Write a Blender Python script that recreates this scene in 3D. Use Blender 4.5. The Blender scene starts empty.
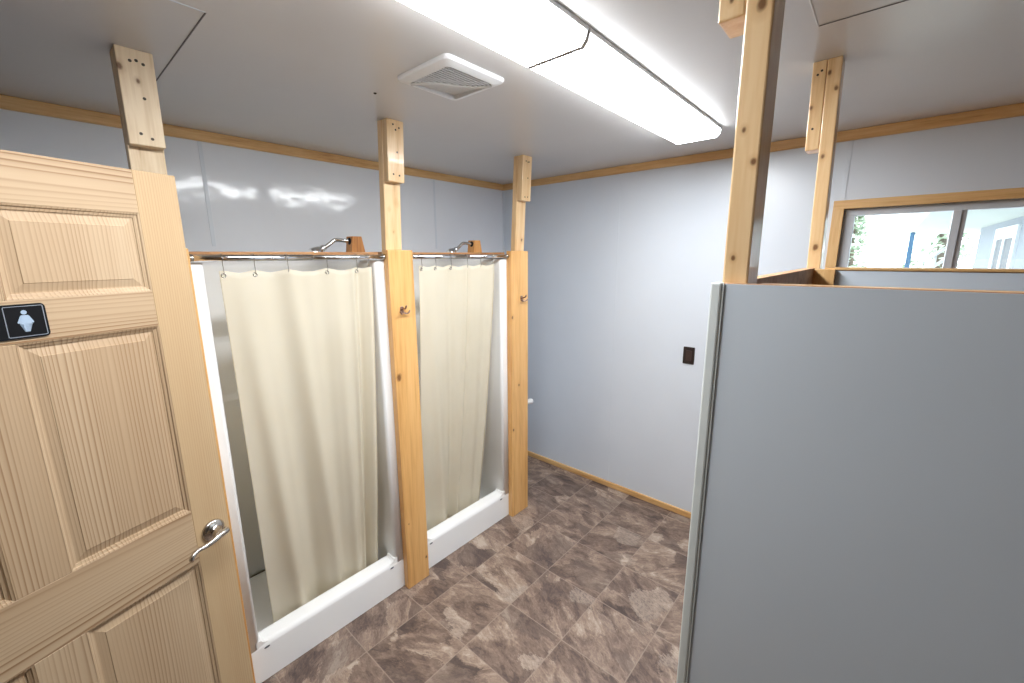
import bpy, bmesh, math, random
from mathutils import Vector, Matrix, noise
random.seed(7)
SC = bpy.context.scene
COL = SC.collection
PI = math.pi

# ------------------------------------------------------------------ helpers
def link(name, bm, mat, parent=None, smooth=False, kind=None, loc=None, rotz=0.0):
    me = bpy.data.meshes.new(name)
    bmesh.ops.recalc_face_normals(bm, faces=bm.faces)
    bm.to_mesh(me); bm.free()
    if smooth:
        for p in me.polygons: p.use_smooth = True
    for m in (mat if isinstance(mat, (list, tuple)) else [mat]): me.materials.append(m)
    o = bpy.data.objects.new(name, me); COL.objects.link(o)
    if parent: o.parent = parent
    if kind: o['kind'] = kind
    if loc is not None: o.location = loc
    if rotz: o.rotation_euler = (0, 0, rotz)
    return o

def tag(o, label, cat, group=None):
    o['label'] = label; o['category'] = cat
    if group: o['group'] = group
    return o

def empty(name, loc, rotz=0.0, label=None, cat=None, group=None, kind=None):
    o = bpy.data.objects.new(name, None); COL.objects.link(o)
    o.location = loc; o.rotation_euler = (0, 0, rotz); o.empty_display_size = .1
    if label: o['label'] = label
    if cat: o['category'] = cat
    if group: o['group'] = group
    if kind: o['kind'] = kind
    return o

def BM(): return bmesh.new()

def box(bm, x0, x1, y0, y1, z0, z1, bev=0.0, seg=2):
    vs = [bm.verts.new((x, y, z)) for x in (x0, x1) for y in (y0, y1) for z in (z0, z1)]
    F = [(0,1,3,2),(4,6,7,5),(0,4,5,1),(2,3,7,6),(0,2,6,4),(1,5,7,3)]
    fs = [bm.faces.new([vs[i] for i in f]) for f in F]
    if bev > 0:
        es = list({e for f in fs for e in f.edges})
        bmesh.ops.bevel(bm, geom=es, offset=bev, segments=seg, profile=.5, affect='EDGES', clamp_overlap=True)
    return bm

def shear_x(bm, z0, z1, dx):
    for v in bm.verts:
        v.co.x += dx * (v.co.z - z0) / (z1 - z0)

def prism(bm, pts, axis, a0, a1, bev=0.0):
    """pts: 2D outline; extruded along axis ('x': pts=(y,z); 'y': pts=(x,z); 'z': pts=(x,y))"""
    def P(p, a):
        return {'x': (a, p[0], p[1]), 'y': (p[0], a, p[1]), 'z': (p[0], p[1], a)}[axis]
    A = [bm.verts.new(P(p, a0)) for p in pts]; B = [bm.verts.new(P(p, a1)) for p in pts]
    n = len(pts); fs = [bm.faces.new(A), bm.faces.new(B[::-1])]
    for i in range(n): fs.append(bm.faces.new((A[i], B[i], B[(i+1) % n], A[(i+1) % n])))
    if bev:
        bmesh.ops.bevel(bm, geom=list({e for f in fs for e in f.edges}), offset=bev, segments=2, profile=.5, affect='EDGES')

def tube(bm, pts, rad, n=12, caps=True):
    pts = [Vector(p) for p in pts]
    rs = rad if isinstance(rad, (list, tuple)) else [rad]*len(pts)
    rings = []; nrm = None
    for i, p in enumerate(pts):
        t = (pts[min(i+1, len(pts)-1)] - pts[max(i-1, 0)]).normalized()
        if nrm is None:
            nrm = t.orthogonal().normalized()
        else:
            nrm = (nrm - t*nrm.dot(t)).normalized()
        b = t.cross(nrm)
        rings.append([bm.verts.new(p + (nrm*math.cos(2*PI*k/n) + b*math.sin(2*PI*k/n))*rs[i]) for k in range(n)])
    for a, b in zip(rings, rings[1:]):
        for k in range(n): bm.faces.new((a[k], a[(k+1) % n], b[(k+1) % n], b[k]))
    if caps:
        bm.faces.new(rings[0][::-1]); bm.faces.new(rings[-1])

def lathe(bm, prof, origin, axis, n=24):
    """prof: list of (r, t) along axis from origin"""
    axis = Vector(axis).normalized(); u = axis.orthogonal().normalized(); w = axis.cross(u); o = Vector(origin)
    rings = []
    for r, t in prof:
        if r < 1e-6: rings.append([bm.verts.new(o + axis*t)])
        else: rings.append([bm.verts.new(o + axis*t + (u*math.cos(2*PI*k/n) + w*math.sin(2*PI*k/n))*r) for k in range(n)])
    for a, b in zip(rings, rings[1:]):
        for k in range(n):
            k2 = (k+1) % n
            if len(a) == 1 and len(b) == 1: continue
            if len(a) == 1: bm.faces.new((a[0], b[k], b[k2]))
            elif len(b) == 1: bm.faces.new((a[k], a[k2], b[0]))
            else: bm.faces.new((a[k], a[k2], b[k2], b[k]))
    if len(rings[0]) > 1: bm.faces.new(rings[0][::-1])
    if len(rings[-1]) > 1: bm.faces.new(rings[-1])

def torus(bm, c, R, r, axis, n=20, m=8):
    axis = Vector(axis).normalized(); u = axis.orthogonal().normalized(); w = axis.cross(u); c = Vector(c)
    g = []
    for i in range(n):
        a = 2*PI*i/n; d = u*math.cos(a) + w*math.sin(a)
        g.append([bm.verts.new(c + d*(R + r*math.cos(2*PI*j/m)) + axis*r*math.sin(2*PI*j/m)) for j in range(m)])
    for i in range(n):
        for j in range(m):
            bm.faces.new((g[i][j], g[(i+1) % n][j], g[(i+1) % n][(j+1) % m], g[i][(j+1) % m]))

def catmull(P, sub=6):
    P = [Vector(p) for p in P]; out = []
    for i in range(len(P)-1):
        p0 = P[max(i-1, 0)]; p1 = P[i]; p2 = P[i+1]; p3 = P[min(i+2, len(P)-1)]
        for s in range(sub):
            t = s/sub
            out.append(.5*((2*p1) + (p2-p0)*t + (2*p0-5*p1+4*p2-p3)*t*t + (3*p1-p0-3*p2+p3)*t**3))
    out.append(P[-1]); return out

# ------------------------------------------------------------------ materials
def s2l(c):
    return tuple((v/12.92 if v <= .04045 else ((v+.055)/1.055)**2.4) for v in c)
def rgb(r, g, b): return (*s2l((r/255, g/255, b/255)), 1)

class N:
    def __init__(self, name):
        self.m = bpy.data.materials.new(name); self.m.use_nodes = True
        self.t = self.m.node_tree; self.t.nodes.clear()
        self.out = self.t.nodes.new('ShaderNodeOutputMaterial')
    def __call__(self, typ, **kw):
        n = self.t.nodes.new(typ)
        for k, v in kw.items():
            if k.startswith('_'): setattr(n, k[1:], v)
            else:
                key = k.replace('__', ' ')
                s = n.inputs[int(key[1:])] if key[0] == 'i' and key[1:].isdigit() else n.inputs[key]
                if isinstance(v, bpy.types.NodeSocket): self.t.links.new(v, s)
                else: s.default_value = v
        return n
    def L(self, a, b): self.t.links.new(a, b)
    def ramp(self, fac, stops, interp='LINEAR'):
        n = self.t.nodes.new('ShaderNodeValToRGB'); self.L(fac, n.inputs['Fac']); cr = n.color_ramp; cr.interpolation = interp
        while len(cr.elements) > 1: cr.elements.remove(cr.elements[-1])
        cr.elements[0].position = stops[0][0]; cr.elements[0].color = stops[0][1]
        for p, c in stops[1:]:
            e = cr.elements.new(p); e.color = c
        return n.outputs['Color']
    def mix(self, fac, a, b, mode='MIX'):
        n = self.t.nodes.new('ShaderNodeMix'); n.data_type = 'RGBA'; n.blend_type = mode
        for v, s in ((fac, n.inputs[0]), (a, n.inputs[6]), (b, n.inputs[7])):
            if isinstance(v, bpy.types.NodeSocket): self.L(v, s)
            else: s.default_value = v
        return n.outputs[2]
    def math(self, op, a, b=None):
        n = self.t.nodes.new('ShaderNodeMath'); n.operation = op
        for v, s in ((a, n.inputs[0]), (b, n.inputs[1])):
            if v is None: continue
            if isinstance(v, bpy.types.NodeSocket): self.L(v, s)
            else: s.default_value = v
        return n.outputs[0]
    def coords(self, scale=(1, 1, 1), rand=0.0):
        tc = self('ShaderNodeTexCoord'); v = tc.outputs['Object']
        if rand:
            oi = self('ShaderNodeObjectInfo')
            ad = self('ShaderNodeVectorMath', _operation='ADD'); self.L(v, ad.inputs[0])
            cx = self('ShaderNodeCombineXYZ', X=self.math('MULTIPLY', oi.outputs['Random'], rand), Y=self.math('MULTIPLY', oi.outputs['Random'], rand*.71), Z=self.math('MULTIPLY', oi.outputs['Random'], rand*.37))
            self.L(cx.outputs[0], ad.inputs[1]); v = ad.outputs[0]
        mp = self('ShaderNodeMapping', Vector=v, Scale=scale)
        return mp.outputs[0]
    def finish(self, color=None, rough=.5, metal=0.0, spec=.5, bump=None, bstr=.1, bdist=.01, coat=0.0, **kw):
        b = self('ShaderNodeBsdfPrincipled', Metallic=metal)
        for v, nm in ((color, 'Base Color'), (rough, 'Roughness'), (spec, 'Specular IOR Level'), (coat, 'Coat Weight')):
            if v is None: continue
            if isinstance(v, bpy.types.NodeSocket): self.L(v, b.inputs[nm])
            else: b.inputs[nm].default_value = v
        for k, v in kw.items(): b.inputs[k.replace('__', ' ')].default_value = v
        if bump is not None:
            bn = self('ShaderNodeBump', Strength=bstr, Distance=bdist, Height=bump); self.L(bn.outputs[0], b.inputs['Normal'])
        self.L(b.outputs[0], self.out.inputs['Surface'])
        self.b = b
        return self.m

def plain(name, c, rough=.5, metal=0.0, noise_amt=.04, nscale=30, **kw):
    n = N(name); v = n.coords()
    ns = n('ShaderNodeTexNoise', Vector=v, Scale=nscale, Detail=4)
    dark = tuple(x*(1-noise_amt*2) for x in c[:3]) + (1,)
    col = n.ramp(ns.outputs[0], [(.3, dark), (.7, c)])
    return n.finish(col, rough, metal, **kw)

def wood(name, light, mid, dark, axis, fine=55., knots=True, rough=.42, coat=0.0, contrast=1.0, rand=9.0, streak=.06):
    """axis: grain direction 0,1,2"""
    n = N(name)
    sc = [1, 1, 1]; sc[axis] = streak
    v = n.coords(tuple(sc), rand)
    warp = n('ShaderNodeTexNoise', Vector=v, Scale=3.2, Detail=3)
    wv = n('ShaderNodeVectorMath', _operation='MULTIPLY_ADD'); n.L(warp.outputs[1], wv.inputs[0]); wv.inputs[1].default_value = (.10, .10, .10); n.L(v, wv.inputs[2])
    vv = wv.outputs[0]
    broad = n('ShaderNodeTexNoise', Vector=vv, Scale=9.0, Detail=2)
    grain = n('ShaderNodeTexNoise', Vector=vv, Scale=fine, Detail=3, Roughness=.6)
    g2 = n('ShaderNodeTexNoise', Vector=vv, Scale=fine*4, Detail=2)
    f = n.math('ADD', n.math('MULTIPLY', broad.outputs[0], .40), n.math('MULTIPLY', grain.outputs[0], .60*contrast))
    f = n.math('ADD', f, n.math('MULTIPLY', g2.outputs[0], .12))
    col = n.ramp(f, [(.36, dark), (.50, mid), (.66, light)])
    bump = f
    if isinstance(knots, list):
        tc = n('ShaderNodeTexCoord'); kn = n('ShaderNodeTexNoise', Vector=tc.outputs['Object'], Scale=45.0, Detail=2)
        halo = core = None
        for (kx, ky, kz, kr) in knots:
            sb = n('ShaderNodeVectorMath', _operation='SUBTRACT'); n.L(tc.outputs['Object'], sb.inputs[0]); sb.inputs[1].default_value = (kx, ky, kz)
            sq = [1.0, 1.0, 1.0]; sq[axis] = .72
            ml = n('ShaderNodeVectorMath', _operation='MULTIPLY'); n.L(sb.outputs[0], ml.inputs[0]); ml.inputs[1].default_value = tuple(q/(kr*.78) for q in sq)
            ln = n('ShaderNodeVectorMath', _operation='LENGTH'); n.L(ml.outputs[0], ln.inputs[0])
            d = n.math('ADD', ln.outputs['Value'], n.math('MULTIPLY', n.math('SUBTRACT', kn.outputs[0], .5), 1.1))
            h_ = n.ramp(d, [(.55, (1, 1, 1, 1)), (1.0, (0, 0, 0, 1))]) if False else n.math('SUBTRACT', 1.0, n.math('MULTIPLY', d, .42))
            c_ = n.math('MULTIPLY', n.math('SUBTRACT', 1.10, d), 1.6)
            halo = h_ if halo is None else n.math('MAXIMUM', halo, h_)
            core = c_ if core is None else n.math('MAXIMUM', core, c_)
        cl = lambda v: n('ShaderNodeClamp', Value=v).outputs[0]
        col = n.mix(n.math('MULTIPLY', cl(halo), .75), col, dark)
        col = n.mix(n.math('MULTIPLY', cl(core), .85), col, rgb(98, 58, 30))
    elif knots:
        ks = [5.5, 5.5, 5.5]; ks[axis] = 3.2
        kv = n.coords(tuple(ks), rand)
        vo = n('ShaderNodeTexVoronoi', Vector=kv, Scale=1.0)
        kn = n('ShaderNodeTexNoise', Vector=kv, Scale=4.0, Detail=2)
        d = n.math('ADD', vo.outputs['Distance'], n.math('MULTIPLY', n.math('SUBTRACT', kn.outputs[0], .5), .10))
        halo = n.ramp(d, [(.05, (1, 1, 1, 1)), (.16, (0, 0, 0, 1))])
        core = n.ramp(d, [(.055, (1, 1, 1, 1)), (.085, (0, 0, 0, 1))])
        col = n.mix(n.math('MULTIPLY', halo, .55), col, dark)
        col = n.mix(n.math('MULTIPLY', core, .85), col, rgb(96, 56, 28))
    return n.finish(col, rough, coat=coat, bump=bump, bstr=.12, bdist=.002)

def pine_door(name, axis, across, freq=1.0, amount=1.0, base=((178, 152, 122), (192, 169, 140)), line=(132, 100, 70)):
    """flat-sawn fir with close parallel grain lines"""
    n = N(name)
    sc = [1, 1, 1]; sc[axis] = .045
    v = n.coords(tuple(sc), 11.0)
    warp = n('ShaderNodeTexNoise', Vector=v, Scale=6.0, Detail=3)
    sep = n('ShaderNodeSeparateXYZ', Vector=v)
    ph = n.math('ADD', n.math('MULTIPLY', sep.outputs[across], 95*freq), n.math('MULTIPLY', warp.outputs[0], 13.0))
    fr = n.math('FRACT', ph)
    lines = n.ramp(fr, [(0.0, (0, 0, 0, 1)), (.55, (.25, .25, .25, 1)), (.86, (1, 1, 1, 1)), (1.0, (.05, .05, .05, 1))])
    patch = n('ShaderNodeTexNoise', Vector=v, Scale=11.0, Detail=2)
    fib = n('ShaderNodeTexNoise', Vector=v, Scale=210, Detail=3)
    amt = n.math('MULTIPLY', n.math('MULTIPLY', lines, amount), n.ramp(patch.outputs[0], [(.35, (.2, .2, .2, 1)), (.65, (1, 1, 1, 1))]))
    tone = n('ShaderNodeTexNoise', Vector=v, Scale=5.0, Detail=2)
    c0 = n.ramp(tone.outputs[0], [(.35, rgb(*base[0])), (.65, rgb(*base[1]))])
    col = n.mix(amt, c0, rgb(*line))
    col = n.mix(n.math('MULTIPLY', fib.outputs[0], .30), col, rgb(164, 132, 94))
    return n.finish(col, .55, spec=.3, bump=lines, bstr=.04, bdist=.0006)

def frp(name, c, rough=.16, bs=.05):
    n = N(name); v = n.coords()
    a = n('ShaderNodeTexNoise', Vector=v, Scale=3.0, Detail=3)
    col = n.ramp(a.outputs[0], [(.3, tuple(x*.97 for x in c[:3]) + (1,)), (.7, c)])
    b1 = n('ShaderNodeTexNoise', Vector=v, Scale=5.0, Detail=2)
    b2 = n('ShaderNodeTexNoise', Vector=v, Scale=120.0, Detail=2)
    h = n.math('ADD', b1.outputs[0], n.math('MULTIPLY', b2.outputs[0], .010))
    return n.finish(col, rough, spec=.5, bump=h, bstr=bs, bdist=.05)

def floor_mat():
    n = N('slate_pattern_vinyl')
    tc = n('ShaderNodeTexCoord'); P = tc.outputs['Object']
    pitch = .3235
    off = n('ShaderNodeVectorMath', _operation='ADD'); n.L(P, off.inputs[0]); off.inputs[1].default_value = (1.595 + 10*pitch, -1.093 + 10*pitch, 0)
    sc = n('ShaderNodeVectorMath', _operation='SCALE', Scale=1/pitch); n.L(off.outputs[0], sc.inputs[0])
    fl = n('ShaderNodeVectorMath', _operation='FLOOR'); n.L(sc.outputs[0], fl.inputs[0])
    fr = n('ShaderNodeVectorMath', _operation='FRACTION'); n.L(sc.outputs[0], fr.inputs[0])
    wn = n('ShaderNodeTexWhiteNoise', _noise_dimensions='2D', Vector=fl.outputs[0])
    # per-tile shift and turn of the stone pattern
    sh = n('ShaderNodeVectorMath', _operation='MULTIPLY_ADD'); n.L(wn.outputs['Color'], sh.inputs[0]); sh.inputs[1].default_value = (37, 41, 29); n.L(fr.outputs[0], sh.inputs[2])
    rot = n('ShaderNodeVectorRotate', _rotation_type='Z_AXIS', Vector=sh.outputs[0], Angle=n.math('MULTIPLY', n.math('SUBTRACT', wn.outputs['Value'], .5), 1.6))
    v = rot.outputs[0]
    mp = n('ShaderNodeMapping', Vector=v, Scale=(1.0, 2.1, 1)).outputs[0]
    w1 = n('ShaderNodeTexNoise', Vector=mp, Scale=1.5, Detail=4)
    wv = n('ShaderNodeVectorMath', _operation='MULTIPLY_ADD'); n.L(w1.outputs[1], wv.inputs[0]); wv.inputs[1].default_value = (1.7, 1.7, 1.7); n.L(mp, wv.inputs[2])
    big = n('ShaderNodeTexNoise', Vector=wv.outputs[0], Scale=1.5, Detail=10, Roughness=.70)
    fine = n('ShaderNodeTexNoise', Vector=mp, Scale=22, Detail=6, Roughness=.75)
    f = n.math('ADD', n.math('MULTIPLY', big.outputs[0], .78), n.math('MULTIPLY', fine.outputs[0], .22))
    # broken slabs inside a tile: angular cells with ragged edges, a few darker, a few pale
    wob = n('ShaderNodeVectorMath', _operation='MULTIPLY_ADD'); n.L(fine.outputs[1], wob.inputs[0]); wob.inputs[1].default_value = (.22, .22, .22); n.L(v, wob.inputs[2])
    wob2 = n('ShaderNodeVectorMath', _operation='MULTIPLY_ADD'); n.L(w1.outputs[1], wob2.inputs[0]); wob2.inputs[1].default_value = (.5, .5, .5); n.L(wob.outputs[0], wob2.inputs[2])
    vo = n('ShaderNodeTexVoronoi', Vector=wob2.outputs[0], Scale=2.0)
    ve = n('ShaderNodeTexVoronoi', _feature='DISTANCE_TO_EDGE', Vector=wob2.outputs[0], Scale=2.0)
    sepc = n('ShaderNodeSeparateColor', Color=vo.outputs['Color'])
    f = n.math('ADD', f, n.math('MULTIPLY', n.math('SUBTRACT', sepc.outputs[2], .5), .13))
    col = n.ramp(f, [(.33, rgb(66, 53, 47)), (.42, rgb(100, 81, 71)), (.49, rgb(130, 109, 96)), (.56, rgb(156, 134, 117)), (.65, rgb(192, 174, 157))])
    darkc = n.ramp(sepc.outputs[0], [(.80, (0, 0, 0, 1)), (.82, (1, 1, 1, 1))])
    palec = n.ramp(sepc.outputs[1], [(.93, (0, 0, 0, 1)), (.95, (1, 1, 1, 1))])
    col = n.mix(n.math('MULTIPLY', darkc, .38), col, rgb(72, 60, 58))
    pf = n.ramp(fine.outputs[0], [(.35, (.2, .2, .2, 1)), (.6, (1, 1, 1, 1))])
    col = n.mix(n.math('MULTIPLY', n.math('MULTIPLY', palec, pf), .42), col, rgb(204, 188, 172))
    vein = n.ramp(ve.outputs['Distance'], [(.0, (1, 1, 1, 1)), (.02, (0, 0, 0, 1))])
    col = n.mix(n.math('MULTIPLY', n.math('MULTIPLY', vein, big.outputs[0]), .55), col, rgb(56, 45, 42))
    hue = n.ramp(wn.outputs['Value'], [(0, rgb(150, 136, 128)), (.5, rgb(138, 126, 122)), (1, rgb(128, 120, 122))])
    col = n.mix(.12, col, hue)
    # grout
    sp = n('ShaderNodeSeparateXYZ', Vector=fr.outputs[0])
    ex = n.math('MINIMUM', sp.outputs[0], n.math('SUBTRACT', 1.0, sp.outputs[0]))
    ey = n.math('MINIMUM', sp.outputs[1], n.math('SUBTRACT', 1.0, sp.outputs[1]))
    e = n.math('MINIMUM', ex, ey)
    g = n.ramp(e, [(.005, (1, 1, 1, 1)), (.010, (0, 0, 0, 1))])
    col = n.mix(n.math('MULTIPLY', g, .75), col, rgb(160, 142, 128))
    hgt = n.math('SUBTRACT', f, n.math('MULTIPLY', g, .6))
    return n.finish(col, .46, spec=.35, bump=hgt, bstr=.18, bdist=.004)

def fabric_mat():
    n = N('cream_curtain_cloth'); v = n.coords()
    w1 = n('ShaderNodeTexNoise', Vector=v, Scale=400, Detail=2)
    w0 = n('ShaderNodeTexNoise', Vector=v, Scale=4, Detail=2)
    col = n.ramp(w0.outputs[0], [(.3, rgb(238, 233, 218)), (.7, rgb(243, 239, 226))])
    d = n('ShaderNodeBsdfPrincipled', Roughness=.7); n.L(col, d.inputs['Base Color'])
    d.inputs['Specular IOR Level'].default_value = .2
    bn = n('ShaderNodeBump', Strength=.05, Distance=.002, Height=w1.outputs[0]); n.L(bn.outputs[0], d.inputs['Normal'])
    t = n('ShaderNodeBsdfTranslucent', Color=rgb(244, 230, 194))
    mx = n('ShaderNodeMixShader', Fac=.42); n.L(d.outputs[0], mx.inputs[1]); n.L(t.outputs[0], mx.inputs[2])
    n.L(mx.outputs[0], n.out.inputs['Surface'])
    return n.m

def glass_mat():
    n = N('window_glass')
    v = n.coords(); ns = n('ShaderNodeTexNoise', Vector=v, Scale=2.0)
    tr = n('ShaderNodeBsdfTransparent', Color=(.93, .96, .96, 1))
    gl = n('ShaderNodeBsdfGlossy', Roughness=.02, Color=(1, 1, 1, 1))
    fac = n.ramp(ns.outputs[0], [(0, (.05, .05, .05, 1)), (1, (.06, .06, .06, 1))])
    mx = n('ShaderNodeMixShader', Fac=fac); n.L(tr.outputs[0], mx.inputs[1]); n.L(gl.outputs[0], mx.inputs[2])
    n.L(mx.outputs[0], n.out.inputs['Surface'])
    return n.m

def lens_mat(strength):
    n = N('glowing_lamp_diffuser'); v = n.coords((60, 60, 60))
    w = n('ShaderNodeTexNoise', Vector=v, Scale=1.0)
    c = n.ramp(w.outputs[0], [(.3, (.94, .97, 1, 1)), (.7, (.96, .985, 1, 1))])
    e = n('ShaderNodeEmission', Color=c, Strength=strength); n.L(e.outputs[0], n.out.inputs['Surface'])
    return n.m

def foliage_mat(name, a, b):
    n = N(name); v = n.coords()
    w = n('ShaderNodeTexNoise', Vector=v, Scale=2.5, Detail=3)
    return n.finish(n.ramp(w.outputs[0], [(.3, a), (.7, b)]), .6)

M = {}
M['frp'] = frp('glossy_white_wall_board', rgb(232, 236, 243), rough=.10, bs=.08)
M['frp_far'] = frp('satin_white_wall_board', rgb(216, 223, 232), rough=.28, bs=.04)
M['frp_part'] = frp('satin_grey_white_partition_board', rgb(210, 221, 232), rough=.30, bs=.03)
M['ceil'] = frp('satin_ceiling_board', rgb(214, 212, 211), rough=.30, bs=.03)
M['floor'] = floor_mat()
PL = (rgb(236, 204, 158), rgb(226, 188, 138), rgb(202, 156, 104))
def stud(name, knots, pal=PL, **kw):
    return wood(name, *pal, 2, fine=40, knots=knots, **kw)
RAW = (rgb(228, 206, 174), rgb(214, 188, 152), rgb(180, 146, 108))
HON = (rgb(238, 192, 130), rgb(230, 178, 112), rgb(208, 152, 86))
M['stud_a'] = stud('rough_pine_upright', [(-1.735, .300, 2.315, .007), (-1.735, .262, 2.345, .010)], RAW, rough=.5)
M['stud_b'] = stud('varnished_pine_knotty', [(-1.80, 1.202, 2.053, .013), (-1.80, 1.162, 2.022, .009), (-1.80, 1.182, 1.918, .006)], rough=.28, coat=.25)
M['stud_c'] = stud('varnished_pine_spotted', [(-1.80, 2.131, 1.903, .012), (-1.80, 2.102, 2.117, .008), (-1.762, 2.106, 2.35, .006)], rough=.28, coat=.25)
M['stud_d'] = stud('varnished_pine_thick_post', [(-.193, .76, 1.988, .0045), (-.175, .76, 1.94, .006), (-.191, .76, 1.795, .0045), (-.185, .76, 2.155, .010), (-.227, .761, 2.175, .005)], rough=.28, coat=.25)
M['stud_e'] = stud('varnished_pine_slender_post', [(-.193, 1.756, 2.309, .008), (-.205, 1.756, 2.11, .008), (-.192, 1.756, 1.824, .010), (-.215, 1.756, 2.36, .008), (-.253, 1.757, 2.265, .008)], rough=.28, coat=.25)
M['board_a'] = wood('honey_pine_board_plain', *HON, 2, fine=30, knots=False, rough=.33, coat=.25, contrast=.7)
M['board_b'] = wood('honey_pine_board_knotty', *HON, 2, fine=30, knots=[(-1.761, 1.140, 1.212, .021), (-1.761, 1.246, .131, .008), (-1.761, 1.145, .39, .004)], rough=.33, coat=.25, contrast=.7)
M['board_c'] = wood('honey_pine_board_spotted', *HON, 2, fine=30, knots=[(-1.761, 1.998, 1.416, .012), (-1.761, 2.061, .953, .010), (-1.761, 2.003, .648, .010)], rough=.33, coat=.25, contrast=.7)
M['trim'] = wood('pine_moulding_lengthwise', rgb(226, 186, 130), rgb(214, 168, 110), rgb(186, 134, 80), 1, fine=60, knots=False, rough=.4)
M['trimx'] = wood('pine_moulding_crosswise', rgb(226, 186, 130), rgb(214, 168, 110), rgb(186, 134, 80), 0, fine=60, knots=False, rough=.4)
M['trimz'] = wood('pine_casing_upright', rgb(226, 186, 130), rgb(214, 168, 110), rgb(186, 134, 80), 2, fine=60, knots=False, rough=.4)
M['plate'] = wood('shade_toned_pine_header', rgb(188, 142, 96), rgb(170, 122, 78), rgb(134, 90, 54), 1, fine=50, rough=.5)  # pine browned in colour to carry the shade on the header
M['block'] = wood('cedar_block', rgb(214, 156, 92), rgb(198, 134, 72), rgb(158, 98, 50), 2, fine=40, knots=False, rough=.5)
M['ply'] = wood('plywood_backing', rgb(206, 162, 122), rgb(188, 140, 102), rgb(156, 108, 76), 0, fine=35, knots=False, rough=.6)
M['door_v'] = pine_door('fir_upright_grain', 2, 0, 1.25, .9)
M['door_h'] = pine_door('fir_level_grain', 0, 2, .85, 1.25)
M['stile'] = pine_door('fir_stile_grain', 2, 0, 1.6, .45, ((189, 161, 124), (199, 174, 138)), (156, 120, 84))
M['nickel'] = plain('satin_nickel', rgb(196, 190, 182), .22, 1.0, .05, 90)
M['chrome'] = plain('chrome', rgb(228, 229, 231), .16, 1.0, .02, 60)
M['dark_metal'] = plain('dark_bracket', rgb(40, 38, 38), .4, .6)
M['tinted_nickel'] = plain('wood_tinted_nickel_hook', rgb(176, 150, 138), .28, 1.0, .1, 120)  # nickel with the wood's brown reflection mixed into its colour
M['stall'] = plain('white_gelcoat', rgb(251, 251, 250), .5, 0, .01, 6, spec=.3)
M['white'] = plain('white_plastic', rgb(232, 233, 234), .35, 0, .015, 20)
M['grille'] = plain('grey_white_grille_plastic', rgb(206, 205, 203), .45, 0, .03, 20)
M['pan'] = plain('white_enamel_steel', rgb(226, 228, 230), .3, 0, .02, 20)
M['vinyl'] = plain('white_vinyl_strip', rgb(222, 230, 230), .35, 0, .02, 15)
M['winframe'] = plain('grey_white_window_vinyl', rgb(206, 212, 220), .4, 0, .02, 15)
M['black'] = plain('black_sign_plastic', rgb(8, 9, 13), .6, 0, .1, 40, spec=.2)
M['border'] = plain('grey_sign_outline', rgb(140, 146, 156), .5, 0, .03, 60)
M['silver'] = plain('silver_white_sign_print', rgb(160, 178, 198), .5, 0, .03, 60)
M['brownplate'] = plain('dark_brown_switch_plastic', rgb(44, 34, 32), .35, 0, .1, 40)
M['brownrock'] = plain('brown_switch_rocker', rgb(66, 50, 46), .35, 0, .1, 40)
M['screw'] = plain('dark_screw_steel', rgb(66, 58, 50), .4, .7, .1, 200)
M['slot'] = plain('grey_slot_and_pane', rgb(92, 96, 104), .5, 0, .1, 200)  # one even grey for the oval threshold slots and the outbuilding pane
M['cloth'] = fabric_mat()
M['glass'] = glass_mat()
M['lens'] = lens_mat(32.5)
M['lens_side'] = lens_mat(15.0); M['lens_side'].name = 'dimmer_lamp_diffuser_side'
M['seam'] = plain('grey_panel_seam', rgb(112, 110, 110), .6, 0, .05, 30)
M['seam_pale'] = plain('pale_panel_seam', rgb(226, 226, 226), .5, 0, .02, 30)
M['siding'] = plain('grey_outdoor_wall', rgb(150, 156, 166), .7, 0, .05, 10)
M['soffit'] = plain('pale_porch_soffit', rgb(206, 212, 206), .7, 0, .04, 10)
M['postpaint'] = plain('blue_grey_porch_post', rgb(70, 108, 140), .6, 0, .05, 10)
M['ground'] = plain('pale_gravel', rgb(206, 204, 198), .9, 0, .12, 3)
M['bark'] = plain('grey_bark', rgb(110, 100, 92), .9, 0, .2, 8)
M['leaf'] = foliage_mat('pale_green_leaves', rgb(120, 140, 116), rgb(186, 200, 180))
M['darkroom'] = plain('light_cutting_dark_wall', rgb(104, 92, 80), .7, 0, .05, 4)  # unseen walls coloured dark to cut bounce light on the front partition

# ------------------------------------------------------------------ dimensions
XL, YF, YN, XR, ZC = -2.56, 2.795, -.50, 1.55, 2.40
XS = -1.80                                    # shower front plane

# ------------------------------------------------------------------ setting
link('floor', box(BM(), XL-.1, XR+.1, YN-1.6, YF+.1, -.08, 0), M['floor'], kind='structure')
link('ceiling', box(BM(), XL-.1, XR+.1, YN-.1, YF+.1, ZC, ZC+.08), M['ceil'], kind='structure')
link('wall_left', box(BM(), XL-.1, XL, YN-.1, YF+.1, 0, ZC), M['frp'], kind='structure')
link('wall_right', box(BM(), XR, XR+.1, YN-.1, YF+.1, 0, ZC), M['darkroom'], kind='structure')
# far wall with the window opening
WX0, WX1, WZ0, WZ1 = -.205, 1.05, 1.665, 2.025
bm = BM()
box(bm, XL, WX0, YF, YF+.1, 0, ZC); box(bm, WX1, XR, YF, YF+.1, 0, ZC)
box(bm, WX0, WX1, YF, YF+.1, 0, WZ0); box(bm, WX0, WX1, YF, YF+.1, WZ1, ZC)
link('wall_far', bm, M['frp_far'], kind='structure')
# near wall with the doorway
DX0, DX1, DZ = -1.275, -.42, 2.05
bm = BM()
box(bm, XL, DX0, YN-.1, YN, 0, ZC); box(bm, DX1, XR, YN-.1, YN, 0, ZC); box(bm, DX0, DX1, YN-.1, YN, DZ, ZC)
link('wall_near', bm, M['darkroom'], kind='structure')
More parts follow.
